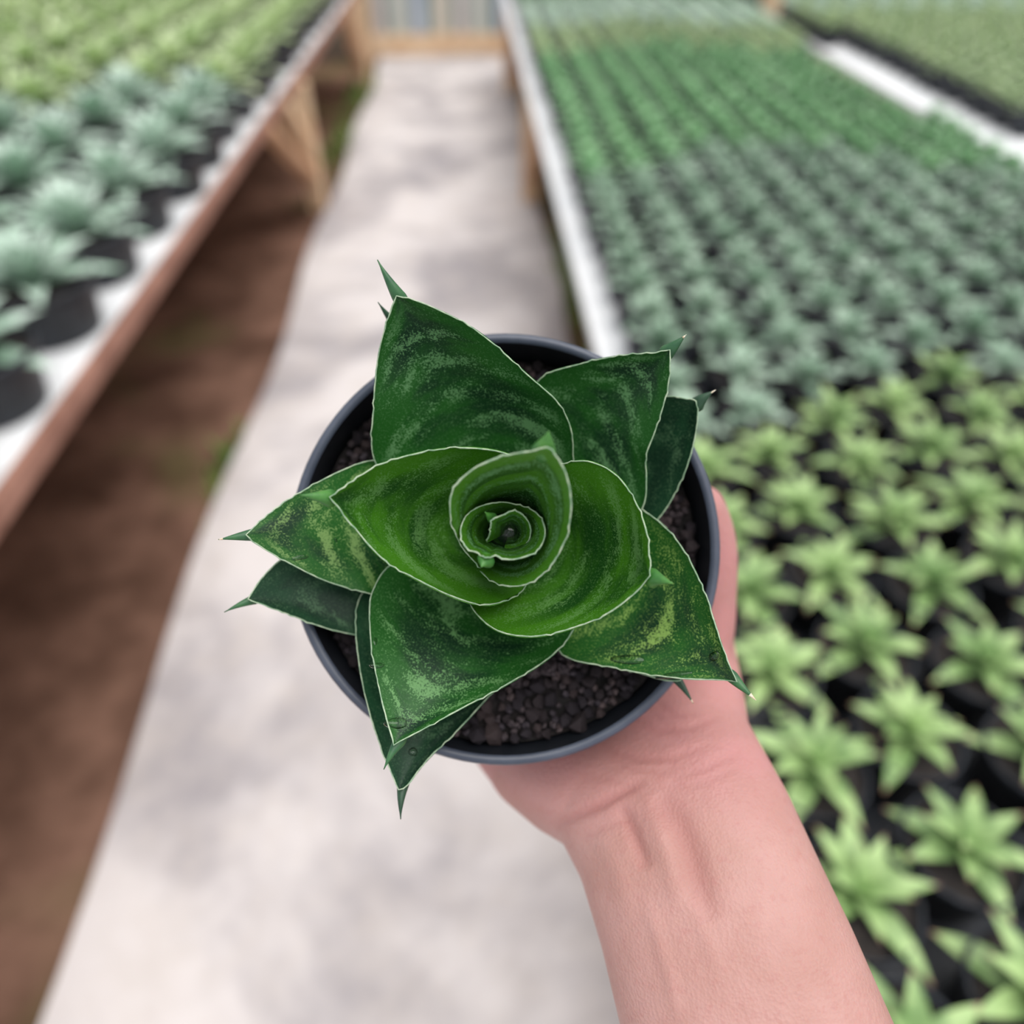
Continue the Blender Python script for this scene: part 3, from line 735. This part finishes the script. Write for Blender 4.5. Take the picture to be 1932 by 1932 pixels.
for off, L, r in ((.031, .036, .0088), (.011, .039, .0090), (-.010, .036, .0086), (-.029, .029, .0074)):
    k0 = K0+ac*off
    f = [k0-al*.02, k0, k0+al*L*.55, k0+al*L, k0+al*(L+.012), k0+al*(L+.010), k0+al*(L+.004)]
    dd = [.338, .337, .336, .332, .318, .302, .288]
    chain([cpt(p.x, p.y, q) for p, q in zip(f, dd)], [r*1.15, r*1.1, r, r*1.02, r*.95, r*.92, r*.8])
# thumb lying along the right side of the pot, and the two pads of the palm
chain([px(1230,1350,.270), px(1290,1270,.272), px(1322,1180,.268), px(1334,1090,.262), px(1334,1010,.257), px(1322,960,.253)], [.016, .0155, .0128, .0108, .0102, .0086])
chain([px(1290,1330,.262), px(1300,1240,.270), px(1300,1160,.272)], [.016, .016, .013])
chain([px(1120,1480,.251), px(1035,1455,.259), px(1000,1400,.272), px(985,1330,.29)], [.014, .0155, .0155, .014])
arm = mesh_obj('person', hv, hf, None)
md = arm.modifiers.new('remesh', 'REMESH'); md.mode = 'VOXEL'; md.voxel_size = .0009
md = arm.modifiers.new('smooth', 'SMOOTH'); md.iterations = 22; md.factor = .5
dg = bpy.context.evaluated_depsgraph_get(); me = bpy.data.meshes.new_from_object(arm.evaluated_get(dg))
arm.modifiers.clear(); arm.data = me
nv = len(me.vertices); co = np.zeros(nv*3); me.vertices.foreach_get('co', co); co = co.reshape(-1, 3)
no = np.zeros(nv*3); me.vertices.foreach_get('normal', no); no = no.reshape(-1, 3)
Mi = np.array(CM.inverted()); cc3 = co @ Mi[:3, :3].T + Mi[:3, 3]
uu = 966+F*cc3[:, 0]/-cc3[:, 2]; vv = 966-F*cc3[:, 1]/-cc3[:, 2]; fr = np.clip((no @ np.array(view))*2, 0, 1)
def segd(pts):
    best = np.full(nv, 1e9); tg = np.zeros(nv); m_ = len(pts)-1
    for i_, ((x0, y0), (x1, y1)) in enumerate(zip(pts, pts[1:])):
        dx, dy = x1-x0, y1-y0; t = np.clip(((uu-x0)*dx+(vv-y0)*dy)/(dx*dx+dy*dy), 0, 1)
        h_ = np.hypot(uu-x0-t*dx, vv-y0-t*dy); tg = np.where(h_ < best, (i_+t)/m_, tg); best = np.minimum(best, h_)
    return best, np.sqrt(np.clip(np.sin(np.pi*tg), 0, 1))
disp = np.zeros(nv); red_shade = np.zeros(nv)
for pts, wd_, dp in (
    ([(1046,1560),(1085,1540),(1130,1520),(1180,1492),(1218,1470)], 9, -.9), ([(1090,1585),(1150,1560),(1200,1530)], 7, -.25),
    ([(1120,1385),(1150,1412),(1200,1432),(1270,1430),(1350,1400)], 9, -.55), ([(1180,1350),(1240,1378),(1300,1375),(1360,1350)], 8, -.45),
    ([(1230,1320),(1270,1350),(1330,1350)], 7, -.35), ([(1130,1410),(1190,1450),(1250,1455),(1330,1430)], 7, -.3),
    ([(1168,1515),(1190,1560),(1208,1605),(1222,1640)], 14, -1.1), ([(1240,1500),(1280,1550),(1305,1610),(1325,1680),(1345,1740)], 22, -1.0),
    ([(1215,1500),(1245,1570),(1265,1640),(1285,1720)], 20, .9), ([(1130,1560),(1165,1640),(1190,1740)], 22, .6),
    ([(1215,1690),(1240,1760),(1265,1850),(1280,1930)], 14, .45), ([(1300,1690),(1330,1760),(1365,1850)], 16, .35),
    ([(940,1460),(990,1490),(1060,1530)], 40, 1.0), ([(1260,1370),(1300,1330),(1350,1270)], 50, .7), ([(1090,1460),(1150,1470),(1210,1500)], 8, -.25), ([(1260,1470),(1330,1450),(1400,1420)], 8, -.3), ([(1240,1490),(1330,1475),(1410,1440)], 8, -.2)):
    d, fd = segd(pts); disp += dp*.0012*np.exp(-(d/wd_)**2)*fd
    if dp < 0: red_shade = np.maximum(red_shade, min(1, -dp*1.3)*np.exp(-(d/(wd_*1.2))**2)*fd)
disp *= fr; co = co+no*disp[:, None]
me.vertices.foreach_set('co', co.ravel()); me.update()
# palm skin is pinker than the forearm
q = np.clip((1600-vv)/170, 0, 1); ar = me.attributes.new('crease_shade', 'FLOAT', 'POINT'); ar.data.foreach_set('value', (red_shade*fr).astype(np.float32)); at = me.attributes.new('palm', 'FLOAT', 'POINT'); at.data.foreach_set('value', q.astype(np.float32))
me.polygons.foreach_set('use_smooth', [True]*len(me.polygons))
k = NT('skin'); tc = k.n('ShaderNodeTexCoord').outputs['Object']
pa = k.n('ShaderNodeAttribute', attribute_name='palm').outputs['Fac']
n1 = k.noise(tc, 38, 3, .55); n2 = k.noise(tc, 420, 4, .7); n3 = k.noise(tc, 1500, 3, .7); vo = k.n('ShaderNodeTexVoronoi', {'Vector': tc, 'Scale': 1100.0}).outputs[0]
c = k.mix(k.ramp(n1, .35, .68), srgb(184, 138, 129), srgb(194, 149, 142))
c = k.mix(k.math('MULTIPLY', pa, k.math('MULTIPLY_ADD', k.ramp(n1, .3, .7), .4, .4)), c, srgb(192, 130, 130))
c = k.mix(k.math('MULTIPLY', k.ramp(n2, .50, .72), .32), c, srgb(178, 116, 112))
cr = k.n('ShaderNodeAttribute', attribute_name='crease_shade').outputs['Fac']   # redder skin of palm lines, with painted shade in creases and tendon grooves
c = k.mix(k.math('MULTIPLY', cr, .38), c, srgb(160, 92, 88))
k.bump(k.math('ADD', n2, k.math('ADD', k.math('MULTIPLY', n3, .5), k.math('MULTIPLY', vo, .8))), .32, .0007)
ms = k.set(Base_Color=c, Roughness=.5, Subsurface_Weight=.25, Subsurface_Radius=(.006, .002, .001), Subsurface_Scale=.5, Specular_IOR_Level=.35)
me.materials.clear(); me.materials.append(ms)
tag(arm, 'bare forearm and palm-up hand of a person holding the black pot from below', 'person')
